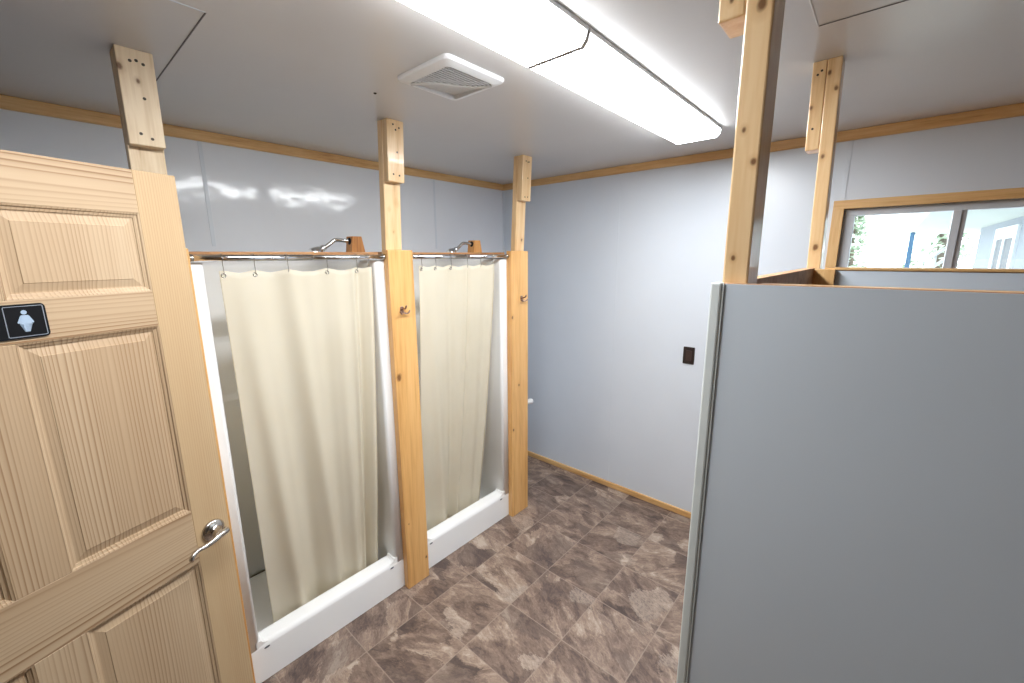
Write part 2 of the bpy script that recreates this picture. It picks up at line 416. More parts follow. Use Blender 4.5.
# closed shell added beyond the doorway to keep out daylight
bm = BM()
box(bm, DX0-.35, DX0-.25, YN-1.6, YN-.1, 0, ZC); box(bm, DX1+.25, DX1+.35, YN-1.6, YN-.1, 0, ZC)
box(bm, DX0-.35, DX1+.35, YN-1.7, YN-1.6, 0, ZC); box(bm, DX0-.35, DX1+.35, YN-1.7, YN-.1, ZC, ZC+.08)
link('wall_doorway_shell', bm, M['darkroom'], kind='structure')
# door casing
bm = BM()
box(bm, DX0-.02, DX0, YN-.1, YN+.0, 0, DZ); box(bm, DX1, DX1+.02, YN-.1, YN, 0, DZ); box(bm, DX0-.02, DX1+.02, YN-.1, YN, DZ, DZ+.02)
box(bm, DX0-.07, DX0-.012, YN, YN+.015, 0, DZ+.07, .003); box(bm, DX1+.012, DX1+.07, YN, YN+.015, 0, DZ+.07, .003)
box(bm, DX0-.07, DX1+.07, YN, YN+.015, DZ+.012, DZ+.07, .003)
link('trim_6', bm, M['trimz'], kind='structure')

# ceiling mouldings and baseboard
def mould(name, axis, a0, a1, wallpos, sgn, z0, z1, d, mat):
    bm = BM()
    pr = [(0, z0), (d*.75, z0), (d, z0+.006), (d, z1-.004), (d*.8, z1), (0, z1)]
    pr = [(wallpos + sgn*p, z) for p, z in pr]
    prism(bm, pr, axis, a0, a1)
    return link(name, bm, mat, kind='structure')
mould('trim_1', 'y', YN, YF, XL, 1, ZC-.048, ZC, .018, M['trim'])
mould('trim_2', 'x', XL+.018, XR, YF, -1, ZC-.048, ZC, .018, M['trimx'])
mould('baseboard_far', 'x', XL, XR, YF, -1, 0, .043, .014, M['trimx'])
mould('baseboard_left', 'y', 2.07, YF-.014, XL, 1, 0, .043, .014, M['trim'])
# board joints on the walls
def strip(name, *b, mat='frp_far'):
    link(name, box(BM(), *b, .0008, 1), M[mat], kind='structure')
strip('trim_7', -1.474, -1.458, YF-.0025, YF, .043, ZC-.048)
strip('trim_8', -.226, -.208, YF-.0025, YF, 2.075, ZC-.048)
strip('trim_9', XL, XL+.0025, .628, .646, 1.86, ZC-.048)
strip('trim_10', XL, XL+.0025, 2.04, 2.056, 1.86, ZC-.048)
strip('trim_11', XL, XL+.012, YF-.012, YF, .043, ZC-.048)
# board joints on the ceiling
strip('trim_12', XL+.018, -1.354, .3875, .3915, ZC-.0015, ZC, mat='seam')
strip('trim_13', -1.356, -1.352, YN, .389, ZC-.0015, ZC)
strip('trim_14', -.2245, -.2205, YN, 1.50, ZC-.0015, ZC, mat='seam_pale')
strip('trim_15', -.2225, XR, 1.498, 1.502, ZC-.0015, ZC, mat='seam')

# window
win = empty('window_1', ((WX0+WX1)/2, YF+.05, WZ0), kind='structure')
def wpart(name, bm, mat):
    o = link(name, bm, mat, win); o.matrix_parent_inverse = Matrix.Translation(-win.location); return o
f0, f1 = YF+.02, YF+.07
bm = BM()
box(bm, WX0, WX1, f0, f1, WZ1-.034, WZ1, .002); box(bm, WX0, WX1, f0, f1, WZ0, WZ0+.03, .002)
box(bm, WX0, WX0+.045, f0, f1, WZ0+.03, WZ1-.034, .002); box(bm, WX1-.045, WX1, f0, f1, WZ0+.03, WZ1-.034, .002)
wpart('window_frame', bm, M['winframe'])
bm = BM()
box(bm, .190, .218, f0-.006, f1-.02, WZ0+.03, WZ1-.034, .002); box(bm, .218, .236, f0+.008, f1, WZ0+.03, WZ1-.034, .002)
wpart('meeting_stile', bm, M['winframe'])
bm = BM(); box(bm, WX0+.045, .19, f0+.018, f0+.022, WZ0+.03, WZ1-.034); wpart('pane', bm, M['glass'])
bm = BM(); box(bm, .236, WX1-.045, f0+.03, f0+.034, WZ0+.03, WZ1-.034); wpart('pane', bm, M['glass'])
# casing boards round the window
def casing(name, b, mat): link(name, box(BM(), *b, .002), mat, kind='structure')
casing('trim_3', (-.251, WX1+.05, YF-.018, YF+.02, WZ1, WZ1+.042), M['trimx'])
casing('trim_4', (-.251, WX0, YF-.018, YF+.02, WZ0-.02, WZ1), M['trimz'])
casing('trim_5', (-.251, WX1+.05, YF-.024, YF+.02, WZ0-.04, WZ0-.0), M['trimx'])
casing('trim_16', (WX1, WX1+.05, YF-.018, YF+.02, WZ0, WZ1), M['trimz'])

# wall board that closes the end of the second shower
link('wall_alcove', box(BM(), XL, -1.84, 2.045, 2.066, 0, 1.79), M['frp_far'], kind='structure')

# ------------------------------------------------------------------ door
TH = math.radians(18.506)
E0 = Vector((-.98*1.55, .199*1.55, 0))
W = .835
Dv = Vector((-math.sin(TH), math.cos(TH), 0))
hinge = E0 - Dv*W
door = empty('door_1', (hinge.x, hinge.y, 0), TH + PI/2, kind='structure')
door['label'] = 'open six-panel pine door with lever handle and restroom sign'; door['category'] = 'door'
T = .036
def dU(u): return W - u                      # distance from the free edge -> local x
ZT = 2.025
def slab(name, u0, u1, z0, z1, mat):
    bm = BM(); box(bm, dU(u1), dU(u0), 0, T, z0, z1, .0012, 1); return link(name, bm, mat, door)
ST, P1, P2 = .100, .371, .465
slab('stile', 0, ST, .012, ZT, M['stile']); slab('stile', W-ST, W, .012, ZT, M['stile'])
rails = [(1.917, ZT), (1.619, 1.714), (.877, 1.050), (.012, .240)]
for z0, z1 in rails: slab('rail', ST, W-ST, z0, z1, M['door_h'])
opens = [(1.714, 1.917), (1.050, 1.619), (.240, .877)]
for z0, z1 in opens: slab('mullion', P1, P2, z0, z1, M['door_v'])
def panel(u0, u1, z0, z1):
    bm = BM()
    x0, x1 = dU(u1), dU(u0)
    prof = [(0, .0), (.004, .0016), (.0055, .0048), (.012, .0070), (.0125, .0098), (.016, .0098), (.034, .0052), (.035, .0040)]
    loops = []
    for i, d in prof:
        loops.append([bm.verts.new(p) for p in ((x0+i, d, z0+i), (x1-i, d, z0+i), (x1-i, d, z1-i), (x0+i, d, z1-i))])
    for a, b in zip(loops, loops[1:]):
        for k in range(4): bm.faces.new((a[k], a[(k+1) % 4], b[(k+1) % 4], b[k]))
    bm.faces.new(loops[-1])
    back = [bm.verts.new(p) for p in ((x0, T-.004, z0), (x1, T-.004, z0), (x1, T-.004, z1), (x0, T-.004, z1))]
    for k in range(4): bm.faces.new((loops[0][k], loops[0][(k+1) % 4], back[(k+1) % 4], back[k]))
    bm.faces.new(back[::-1])
    return link('panel', bm, M['door_v'], door)
for z0, z1 in opens:
    panel(ST, P1, z0, z1); panel(P2, W-ST, z0, z1)
# lever handle
ru, rz = .050, .955
handle = empty('lever_handle', (dU(ru), 0, rz)); handle.parent = door
handle['label'] = 'satin nickel lever handle'
bm = BM(); lathe(bm, [(.034, -.0005), (.034, .004), (.031, .008), (.022, .012), (.0135, .015), (.012, .030), (.012, .046), (.009, .050)], (0, 0, 0), (0, -1, 0), 32)
link('rose', bm, M['nickel'], handle, smooth=True)
bm = BM()
pts = catmull([(.013, -.044, .003), (0, -.050, .004), (-.016, -.054, .003), (-.036, -.054, -.003), (-.056, -.052, -.006), (-.074, -.053, -.004), (-.090, -.057, -.007), (-.099, -.059, -.015), (-.096, -.058, -.021)], 5)
k = len(pts)
tube(bm, pts, [(.0115 - .0045*min(1, i/(k*.5))) * (1.0 if i < k-3 else .85) for i in range(k)], 12)
link('lever', bm, M['nickel'], handle, smooth=True)
# hinges
for z in (.25, 1.02, 1.80):
    bm = BM(); lathe(bm, [(.0065, 0), (.0065, .09)], (-.006, T+.004, z), (0, 0, 1), 12)
    box(bm, -.0025, .0, .006, T+.004, z, z+.09)
    link('hinge', bm, M['nickel'], door)

# restroom sign on the door
sign = empty('restroom_sign', (0, 0, 0), label='black plastic restroom sign with silver woman pictogram on door', cat='sign')
sign.location = (hinge.x, hinge.y, 0); sign.rotation_euler = (0, 0, TH + PI/2)
def rrect(x0, x1, z0, z1, r, n=5):
    P = []
    for cx, cz, a0 in ((x1-r, z1-r, 0), (x0+r, z1-r, 90), (x0+r, z0+r, 180), (x1-r, z0+r, 270)):
        for i in range(n+1):
            a = math.radians(a0 + 90*i/n); P.append((cx + r*math.cos(a), cz + r*math.sin(a)))
    return P
sx1, sx0, sz0, sz1 = dU(.314), dU(.505), 1.630, 1.705
bm = BM(); prism(bm, rrect(sx0, sx1, sz0, sz1, .008), 'y', -.0035, -.0003, .0005); link('sign_plate', bm, M['black'], sign)
def ring_frame(bm, x0, x1, z0, z1, r, t, y0, y1):
    A = rrect(x0, x1, z0, z1, r); B = rrect(x0+t, x1-t, z0+t, z1-t, max(r-t, .0005)); n = len(A)
    def row(P, y): return [bm.verts.new((p[0], y, p[1])) for p in P]
    a0, b0, a1, b1 = row(A, y0), row(B, y0), row(A, y1), row(B, y1)
    for i in range(n):
        j = (i+1) % n
        bm.faces.new((a0[i], a0[j], b0[j], b0[i])); bm.faces.new((a1[i], a1[j], b1[j], b1[i]))
        bm.faces.new((a0[i], a0[j], a1[j], a1[i])); bm.faces.new((b0[i], b0[j], b1[j], b1[i]))
bm = BM(); ring_frame(bm, dU(.3795), sx1-.0038, sz0+.004, sz1-.004, .003, .0013, -.0042, -.0036)
link('border', bm, M['border'], sign)
# woman figure: head and body
px, pz = dU(.349), 1.6685
bm = BM(); y0, y1 = -.0044, -.0036
prism(bm, [(px + .0046*math.cos(2*PI*i/20), pz+.0185 + .0046*math.sin(2*PI*i/20)) for i in range(20)], 'y', y0, y1)
half = [(.0015, .0125), (.0055, .0122), (.0072, .0100), (.0128, -.0035), (.0110, -.0055), (.0092, -.0040), (.0056, .0045), (.0098, -.0065), (.0042, -.0068), (.0040, -.0240), (.0009, -.0240), (.0008, -.0070)]
outl = [(px+a, pz+b) for a, b in half] + [(px-a, pz+b) for a, b in half[::-1]]
A = [bm.verts.new((p[0], y0, p[1])) for p in outl]; B = [bm.verts.new((p[0], y1, p[1])) for p in outl]
fA = bm.faces.new(A); fB = bm.faces.new(B[::-1]); n_ = len(outl)
for i in range(n_): bm.faces.new((A[i], A[(i+1) % n_], B[(i+1) % n_], B[i]))
bmesh.ops.triangulate(bm, faces=[fA, fB])
link('pictogram', bm, M['silver'], sign)

# ------------------------------------------------------------------ shower posts
def screws(parent, pts, nrm, r=.0035):
    for p in pts:
        bm = BM(); lathe(bm, [(r, 0), (r, .0006), (r*.5, .0010), (0, .0008)], p, nrm, 10)
        link('screw', bm, M['screw'], parent)

LEAN = .055
def shower_post(y0, label, board, mat_up, mat_bd, seed):
    """y0: near side of the 38 x 64 upright, which stands behind the shower front plane"""
    t = empty('shower_post', (XS-.019, y0+.045, 0), label=label, cat='post')
    def put(nm, bm, m):
        o = link(nm, bm, m, t); o.matrix_parent_inverse = Matrix.Translation(-t.location); return o
    b0, b1 = board
    def ln(z): return max(0.0, z-1.834)*LEAN
    def leaned(bm):
        for v in bm.verts: v.co.x += ln(v.co.z)
        return bm
    bm = box(BM(), XS-.038, XS, y0, y0+.089, 0, 1.834); box(bm, XS-.038, XS, y0, y0+.089, 1.834, ZC, .003)
    put('upright', leaned(bm), mat_up)
    c = put('cleat', leaned(box(BM(), XS+.0006, XS+.038, y0+.001, y0+.088, 2.138, ZC, .003)), mat_up)
    fb = put('face_board', box(BM(), XS+.0003, XS+.039, b0, b1, 0, 1.833, .003), mat_bd)
    xx = XS+.038
    rnd = random.Random(seed)
    for (dy, dz) in ((.030, 2.372), (.048, 2.366), (.062, 2.364), (.030, 2.168), (.060, 2.166), (.053, 2.265)):
        zz = dz+rnd.uniform(-.008, .008)
        bm = BM(); lathe(bm, [(.0044, -.0008), (.0044, .0003), (.0018, .0006), (0, .0005)], (xx+ln(zz), y0+dy+rnd.uniform(-.003, .003), zz), (1, 0, 0), 10)
        s = link('screw', bm, M['screw'], t); s.matrix_parent_inverse = Matrix.Translation(-t.location)
    return t
shower_post(.256, 'pine post with ceiling cleat rising behind the open door', (.222, .364), M['stud_a'], M['board_a'], 1)
shower_post(1.137, 'pine post with wide face board standing between the two showers', (1.120, 1.260), M['stud_b'], M['board_b'], 2)
shower_post(2.071, 'pine post with face board at the far end of the showers', (1.988, 2.156), M['stud_c'], M['board_c'], 3)

# ------------------------------------------------------------------ shower stalls
def make_stall(y0, y1, label):
    t = empty('shower_stall', (XS, y0, 0), label=label, cat='shower')
    def put(nm, bm, m, sm=False):
        o = link(nm, bm, m, t, smooth=sm); o.matrix_parent_inverse = Matrix.Translation(-t.location); return o
    # walls: plan outline swept upward, with moulded ledges on the back wall
    def plan(back):
        a = y0 + .002; b = y1 - .002
        P = [(XS-.004, a), (XS-.004, a+.004), (XS-.004, a+.043), (XS-.004, a+.0455), (XS-.004, a+.046)]
        for i in range(1, 7):
            an = PI/2*i/6; P.append((XS-.004-.016*(1-math.cos(an)), a+.046+.012*math.sin(an)))
        P.append((XS-.0215, a+.058)); P.append((XS-.026, a+.0578)); P.append((back+.112, a+.0504)); P.append((back+.10, a+.050))
        for i in range(1, 7):
            an = PI/2*i/6; P.append((back+.10-.10*math.sin(an), a+.050+.10*(1-math.cos(an))))
        Q = [(x, (y0+y1)-y) for x, y in P[::-1]]
        mid = [(back, P[-1][1] + (Q[0][1]-P[-1][1])*k/4) for k in (1, 2, 3)]
        return P + mid + Q
    levels = [(.05, -2.46), (1.075, -2.46), (1.085, -2.4605), (1.105, -2.4745), (1.115, -2.475), (1.375, -2.475), (1.385, -2.4755), (1.405, -2.4945), (1.415, -2.495), (1.75, -2.495), (1.785, -2.495)]
    bm = BM(); rows = []
    for z, bk in levels: rows.append([bm.verts.new((x, y, z)) for x, y in plan(bk)])
    for a, b in zip(rows, rows[1:]):
        for k in range(len(a)-1): bm.faces.new((a[k], a[k+1], b[k+1], b[k]))
    o = put('surround', bm, M['stall'], True)
    s = o.modifiers.new('thick', 'SOLIDIFY'); s.thickness = .004; s.offset = 0
    # threshold with rounded top, and the pan floor
    prof = [(XS-.008, 0), (XS-.001, .004), (XS-.0005, .145)]
    for i in range(1, 8):
        an = PI/2*i/7; prof.append((XS-.0005-.022*(1-math.cos(an)), .160+.027*math.sin(an)-.0))
    prof += [(XS-.066, .190)]
    for i in range(1, 6):
        an = PI/2*i/5; prof.append((XS-.066-.018*math.sin(an), .190-.018*(1-math.cos(an))))
    prof += [(XS-.092, .085), (XS-.11, .062), (XS-.13, .058), (-2.45, .050), (-2.45, 0)]
    bm = BM(); prism(bm, prof, 'y', y0+.003, y1-.003); put('threshold', bm, M['stall'], False)
    # inner corner fillets where jamb meets threshold
    for yy, sg in ((y0+.063, 1), (y1-.063, -1)):
        bm = BM()
        pts = [(yy-sg*.02, .17), (yy+sg*.030, .184)]
        for i in range(6):
            an = PI/2*i/5; pts.append((yy+sg*(.030-.026*math.sin(an)), .184+.018*(1-math.cos(an))))
        pts.append((yy-sg*.02, .204))
        prism(bm, pts, 'x', XS-.07, XS-.002); put('corner_fillet', bm, M['stall'], False)
    for yy in (y0+.085, y1-.085):
        bm = BM(); bmesh.ops.create_uvsphere(bm, u_segments=16, v_segments=8, radius=1)
        for v in bm.verts: v.co = Vector((XS-.001 + v.co.x*.003, yy + v.co.y*.012, .158 + v.co.z*.0045))
        put('weep_slot', bm, M['slot'], True)
    bm = BM(); lathe(bm, [(.04, 0), (.042, .002), (.02, .004), (0, .003)], (-2.15, (y0+y1)/2, .054), (0, 0, 1), 20); put('drain', bm, M['chrome'], True)
    return t
make_stall(.347, 1.135, 'white moulded shower stall next to the open door')
make_stall(1.228, 1.999, 'white moulded shower stall farther from the door')

# header boards above the rods
for a, b, lab in ((.365, 1.119, 'header board darkened for shade over the shower stall nearer the door'), (1.261, 1.987, 'header board darkened for shade over the farther shower stall')):
    o = link('header_board', box(BM(), XS-.060, XS-.040, a, b, 1.792, 1.824, .002), M['plate']); tag(o, lab, 'board')
# plates across the stall side walls
for y, lab in ((1.150, 'flat pine plate running back over the wall between the showers'), (2.004, 'flat pine plate running back over the end wall of the farther shower')):
    o = link('wall_plate', box(BM(), -2.54, XS-.064, y, y+.038, 1.790, 1.826, .002), M['plate']); tag(o, lab, 'board')

# curtain rods
def rod(a, b, lab):
    t = empty('curtain_rod', (XS+.012, a, 1.801), label=lab, cat='rod')
    L = b-a
    bm = BM(); tube(bm, [(0, .001, 0), (0, L*.55, 0)], .0120, 20); tube(bm, [(0, L*.55, 0), (0, L-.001, 0)], .0106, 20); link('tube', bm, M['chrome'], t, True)
    for y, s in ((.0015, 1), (L-.0015, -1)):
        bm = BM(); lathe(bm, [(.0135, 0), (.0135, .006), (.0125, .012), (.0115, .014)], (0, y, 0), (0, s, 0), 20); link('end_flange', bm, M['nickel'], t, True)
rod(.364, 1.120, 'chrome curtain rod over the stall beside the door')
rod(1.260, 1.988, 'chrome curtain rod between the two far shower posts')

# shower curtains
def curtain(lab, ytop, ybot, zt, zb, rings, folds, seed, lean):
    """folds: list of (centre s 0..1 at top, shift to bottom, width, height top, height bottom)"""
    t = empty('shower_curtain', (XS+.012, (ytop[0]+ytop[1])/2, zb), label=lab, cat='curtain')
    NS, NZ = 150, 70
    bm = BM(); rows = []
    for j in range(NZ+1):
        v = j/NZ; row = []
        z0 = zt + (zb-zt)*v
        a = ytop[0] + (ybot[0]-ytop[0])*v**1.1; b = ytop[1] + (ybot[1]-ytop[1])*v
        for i in range(NS+1):
            s = i/NS
            y = a + (b-a)*s
            x = 0.0; yy = 0
            for c, sh, w, h0, h1 in folds:
                cc = c + sh*v; d = (s-cc)/w; h = h0 + (h1-h0)*v
                x += h*math.exp(-d*d)
            x += .0015*math.sin(s*37+seed+v*1.5)*(.4+.6*v) + .006*(noise.noise(Vector((s*5, v*2.2, seed)))) * (.3+v)
            x += lean*(v**1.3)
            # drape between the rings
            dip = min(abs(y - r) for r in rings)
            z = z0 - (1-v)**8*.012*min(1, dip/.055)
            z += .012*math.sin(s*5+seed)*v**6
            row.append(bm.verts.new((x, y-t.location.y, z-zb)))
        rows.append(row)
    for p, q in zip(rows, rows[1:]):
        for i in range(NS): bm.faces.new((p[i], p[i+1], q[i+1], q[i]))
    o = link('cloth', bm, M['cloth'], t, True)
    s = o.modifiers.new('thick', 'SOLIDIFY'); s.thickness = .0012; s.offset = 0
    for r in rings:
        y = r - t.location.y
        bm = BM()
        pts = []
        for i in range(0, 15):
            an = math.radians(-60 + 285*i/14); pts.append((.0152*math.cos(an), 0, 1.801-zb+.0152*math.sin(an)))
        pts = [(.004, .001, zt-zb-.016), (.010, .0005, zt-zb-.006)] + pts
        tube(bm, pts, .0013, 6); link('ring', bm, M['nickel'], t, True)
        bm = BM(); torus(bm, (.0015, y*0, zt-zb-.018), .0065, .0022, (1, 0, 0), 16, 6); g = link('grommet', bm, M['nickel'], t, True)
        for ob in (t.children[-1], t.children[-2]): pass
        g.location = (0, y, 0)
        # the ring mesh was built at y = 0
        [ob for ob in t.children if ob.name.startswith('ring')][-1].location = (0, y, 0)
curtain('cream shower curtain hanging in the stall beside the open door', (.447, 1.045), (.500, 1.035), 1.757, .105,
        [.460, .562, .680, .838, .972, 1.030],
        [(.10, .14, .060, .004, .034), (.30, .10, .07, -.010, -.030), (.40, .20, .055, .010, .022), (.60, .04, .045, -.004, -.012), (.72, .05, .045, .004, .026), (.845, .0, .020, .006, .020), (.895, .0, .026, -.014, -.034), (.975, -.01, .03, .012, .020)], 1.3, -.136)
curtain('cream shower curtain hanging in the farther shower stall', (1.312, 1.862), (1.33, 1.83), 1.757, .105,
        [1.325, 1.415, 1.520, 1.640, 1.745, 1.845],
        [(.10, .24, .065, .002, .036), (.36, .14, .05, -.008, -.030), (.58, .0, .030, .010, .010), (.63, .0, .022, -.012, -.008), (.78, .0, .06, .004, .018), (.96, -.02, .05, .010, .020)], 4.1, -.150)

# shower heads on their blocks
def shower_head(yb, lab):
    t = empty('shower_fixture', (-2.1, yb, 1.826), label=lab, cat='shower head')
    bm = BM(); prism(bm, [(.0, 0.0008), (.076, 0.0008), (.060, .080), (.010, .080)], 'x', -.032, .032, .002)
    link('mounting_block', bm, M['block'], t)
    bm = BM(); lathe(bm, [(.018, -.004), (.018, .004), (.011, .008)], (.004, .008, .056), (0, -1, 0), 20); link('escutcheon', bm, M['dark_metal'], t, True)
    bm = BM(); tube(bm, catmull([(.004, .002, .056), (.004, -.045, .060), (.004, -.075, .058), (.004, -.100, .040), (.004, -.128, .022), (.004, -.140, .016)], 5), .0095, 14)
    link('arm', bm, M['chrome'], t, True)
    bm = BM(); ax = Vector((0, -.88, -.47))
    lathe(bm, [(.010, -.016), (.015, -.008), (.016, .002), (.011, .008), (.018, .014), (.025, .034), (.028, .050), (.028, .058), (.024, .060), (0, .059)], (.004, -.136, .019), ax, 24)
    link('spray_head', bm, M['chrome'], t, True)
shower_head(1.108, 'chrome shower head on a cedar block above the stall beside the door')
shower_head(1.966, 'chrome shower head on a cedar block above the farther stall')

# robe hooks
def hook(y, z, lab):
    t = empty('robe_hook', (XS+.0388, y, z), label=lab, cat='hook')
    bm = BM(); prism(bm, rrect(-.010, .010, -.018, .018, .008), 'x', 0.0, .004, .0008); link('back_plate', bm, M['tinted_nickel'], t)
    bm = BM()
    tube(bm, catmull([(.002, 0, .004), (.020, .0, .006), (.034, 0, .012), (.040, 0, .024)], 5), [.0045]*15 + [.0055], 10)
    link('upper_prong', bm, M['tinted_nickel'], t, True)
    for s in (-1, 1):
        bm = BM(); tube(bm, catmull([(.003, 0, -.006), (.016, s*.008, -.016), (.026, s*.020, -.014), (.028, s*.027, -.002)], 5), .0040, 10)
        link('lower_prong', bm, M['tinted_nickel'], t, True)
hook(1.179, 1.546, 'small nickel robe hook on the post between the two showers')
hook(2.088, 1.532, 'small nickel robe hook on the far-end shower post')

# white peg behind the end post
t = empty('wall_peg', (-1.862, 2.066, .748), label='small white rounded peg jutting out behind the far shower post', cat='peg')
bm = BM(); lathe(bm, [(.028, 0.0005), (.028, .006), (.016, .012)], (0, 0, 0), (0, 1, 0), 20); link('peg_plate', bm, M['white'], t, True)
bm = BM(); lathe(bm, [(.012, .008), (.012, .205), (.019, .220), (.022, .240), (.017, .257), (0, .262)], (0, 0, 0), (0, 1, 0), 20); link('peg_end', bm, M['white'], t, True)

# ------------------------------------------------------------------ ceiling lights
def lamp(y0, y1, lab):
    t = empty('ceiling_light', (-.794, (y0+y1)/2, ZC), label=lab, cat='ceiling light')
    h = (y1-y0)/2
    bm = BM(); box(bm, -.116, .116, -h, h, -.012, -.0002, .002); link('steel_tray', bm, M['pan'], t)
    def prof(e=0): return [(-.112-e, -.012), (-.108-e, -.030), (-.094-e, -.044-e), (.094+e, -.044-e), (.108+e, -.030), (.112+e, -.012)]
    bm = BM(); prism(bm, prof(), 'y', -h+.0045, h-.0045); 
    for f_ in bm.faces:
        f_.normal_update()
        if abs(f_.normal.x) > .5: f_.material_index = 1
    link('diffuser', bm, [M['lens'], M['lens_side']], t)
    for a, b in ((-h, -h+.004), (h-.004, h)):
        bm = BM(); prism(bm, prof(.0015), 'y', a, b, .001); link('end_cap', bm, M['white'], t)
lamp(-.105, 1.084, 'glowing white fluorescent fixture beside the exhaust fan, cut off by the photo edge')
lamp(1.093, 2.290, 'glowing white fluorescent fixture whose end nearly reaches the far wall')

# ------------------------------------------------------------------ exhaust fan
fan = empty('exhaust_fan', (-1.205, 1.058, ZC), label='square white exhaust fan cover with curved louvre on ceiling', cat='fan')
S = .134
def sq_ring(bm, specs, r=.02):
    loops = []
    for half_, z in specs:
        rr = max(.004, r*half_/S)
        loops.append([bm.verts.new((p[0], p[1], z)) for p in rrect(-half_, half_, -half_, half_, rr, 4)])
    for a, b in zip(loops, loops[1:]):
        n2 = len(a)
        for i in range(n2): bm.faces.new((a[i], a[(i+1) % n2], b[(i+1) % n2], b[i]))
    return loops
bm = BM(); lp = sq_ring(bm, [(S, -.0002), (S, -.006), (S-.004, -.012), (S-.028, -.020), (S-.033, -.020), (S-.035, -.012), (S-.035, -.004)])
bm.faces.new(lp[-1]); link('cover_frame', bm, M['white'], fan)
G = S-.035
# an S-shaped rib runs corner to corner; louvre on one side, plain wing on the other
def rib(i, n=28):
    t_ = -1 + 2*i/n
    k_ = .016*math.sin(PI*t_)
    return (G*t_*.995 - k_*.7, G*t_*.995 + k_*.7)
RB = [rib(i) for i in range(29)]
bm = BM(); box(bm, -G+.001, G-.001, -G+.001, G-.001, -.0055, -.0045); link('slot_shade_plate', bm, M['seam'], fan)  # flat grey plate stands in for the shade between the slats
bm = BM()
for k in range(15):
    x = -G + .008 + k*.0128
    ys = [p for p in RB]
    # y where the rib crosses this x; the slat covers the side with lower y
    yc = None
    for a, b in zip(RB, RB[1:]):
        if (a[0]-x)*(b[0]-x) <= 0 and a[0] != b[0]: yc = a[1] + (b[1]-a[1])*(x-a[0])/(b[0]-a[0])
    if yc is None or yc < -G+.006: continue
    prism(bm, [(x-.0030, -.0185), (x+.0020, -.0195), (x+.0032, -.0165), (x-.0018, -.0155)], 'y', -G+.0005, yc)
link('louvre', bm, M['white'], fan)
bm = BM()
E1 = [bm.verts.new((x, y, -.006)) for x, y in RB]; E2 = [bm.verts.new((x, y, -.0215)) for x, y in RB]
E3 = [bm.verts.new((x-.007, y+.007, -.0235)) for x, y in RB]
for a, b in ((E1, E2), (E2, E3)):
    for i in range(28): bm.faces.new((a[i], a[i+1], b[i+1], b[i]))
E4 = [bm.verts.new((x-.008, y+.008, -.0165)) for x, y in RB]
for i in range(28): bm.faces.new((E3[i], E3[i+1], E4[i+1], E4[i]))
cn = bm.verts.new((-G, G, -.006))
for i in range(28): bm.faces.new((E4[i], E4[i+1], cn))
link('wing', bm, M['grille'], fan)
# lone screw in the ceiling beside the fan
bm = BM(); lathe(bm, [(.006, 0), (.006, .002), (.003, .004), (0, .0035)], (-1.517, .955, ZC), (0, 0, -1), 12)
tag(link('ceiling_screw', bm, M['screw']), 'lone dark screw head in the ceiling near the fan cover', 'screw')

# ------------------------------------------------------------------ switch on far wall
t = empty('light_switch', (-.913, YF, 1.152), label='dark brown switch plate on the white far wall', cat='switch')
bm = BM(); prism(bm, rrect(-.036, .036, -.057, .057, .004), 'y', -.006, -.0002, .0015); link('switch_plate', bm, M['brownplate'], t)
bm = BM(); prism(bm, rrect(-.017, .017, -.034, .034, .002), 'y', -.0095, -.0058, .0008); link('rocker', bm, M['brownrock'], t)
for z in (-.047, .047):
    bm = BM(); lathe(bm, [(.003, 0), (.003, .001), (0, .0014)], (0, -.0058, z), (0, -1, 0), 10); link('screw', bm, M['screw'], t)

# ------------------------------------------------------------------ stall partitions
ZP = 1.755
def part_thing(name, loc, lab, cat): return empty(name, loc, label=lab, cat=cat)
def put_on(t, nm, bm, m, sm=False):
    o = link(nm, bm, m, t, sm); o.matrix_parent_inverse = Matrix.Translation(-t.location); return o
PX, PY, RY = -.215, .745, 1.755
t = part_thing('front_partition', (PX, PY, 0), 'large plain grey-white partition panel with white corner strip in the foreground', 'partition')
put_on(t, 'facing_panel', box(BM(), PX+.0165, XR-.002, PY, PY+.004, 0, ZP-.001), M['frp_part'])
put_on(t, 'backing_board', box(BM(), PX+.0165, XR-.002, PY+.0042, PY+.0142, 0, ZP), M['ply'])
put_on(t, 'top_rail', box(BM(), -.158, XR-.002, PY+.0145, PY+.078, ZP-.040, ZP-.002, .003), M['trimx'])
bm = BM(); box(bm, PX-.001, PX+.0160, PY-.006, PY+.014, 0, ZP+.001, .003); box(bm, PX+.016, PX+.019, PY-.003, PY, 0, ZP-.001)
put_on(t, 'corner_strip', bm, M['vinyl'])
t = part_thing('side_partition', (PX, 1.25, 0), 'partition panel between the two stall posts, seen edge-on', 'partition')
put_on(t, 'facing_panel', box(BM(), PX, PX+.004, PY+.0145, RY+.062, 0, ZP-.001), M['frp_part'])
put_on(t, 'backing_board', box(BM(), PX+.0042, PX+.030, PY+.096, RY-.001, 0, ZP), M['ply'])
t = part_thing('rear_partition', (0, RY, 0), 'rear partition under the window, just showing over the front panel', 'partition')
put_on(t, 'facing_panel', box(BM(), -.127, XR-.002, RY, RY+.004, 0, ZP-.008), M['frp_part'])
put_on(t, 'corner_stud', box(BM(), -.1845, -.1275, RY-.030, RY-.0035, 0, ZP-.003, .001), M['trimz'])
put_on(t, 'stud_core', box(BM(), -.158, XR-.002, RY+.0045, RY+.080, 0, ZP-.006), M['ply'])
put_on(t, 'cap_board', box(BM(), -.158, XR-.002, RY-.003, RY+.082, ZP-.0055, ZP+.002, .001), M['trimx'])

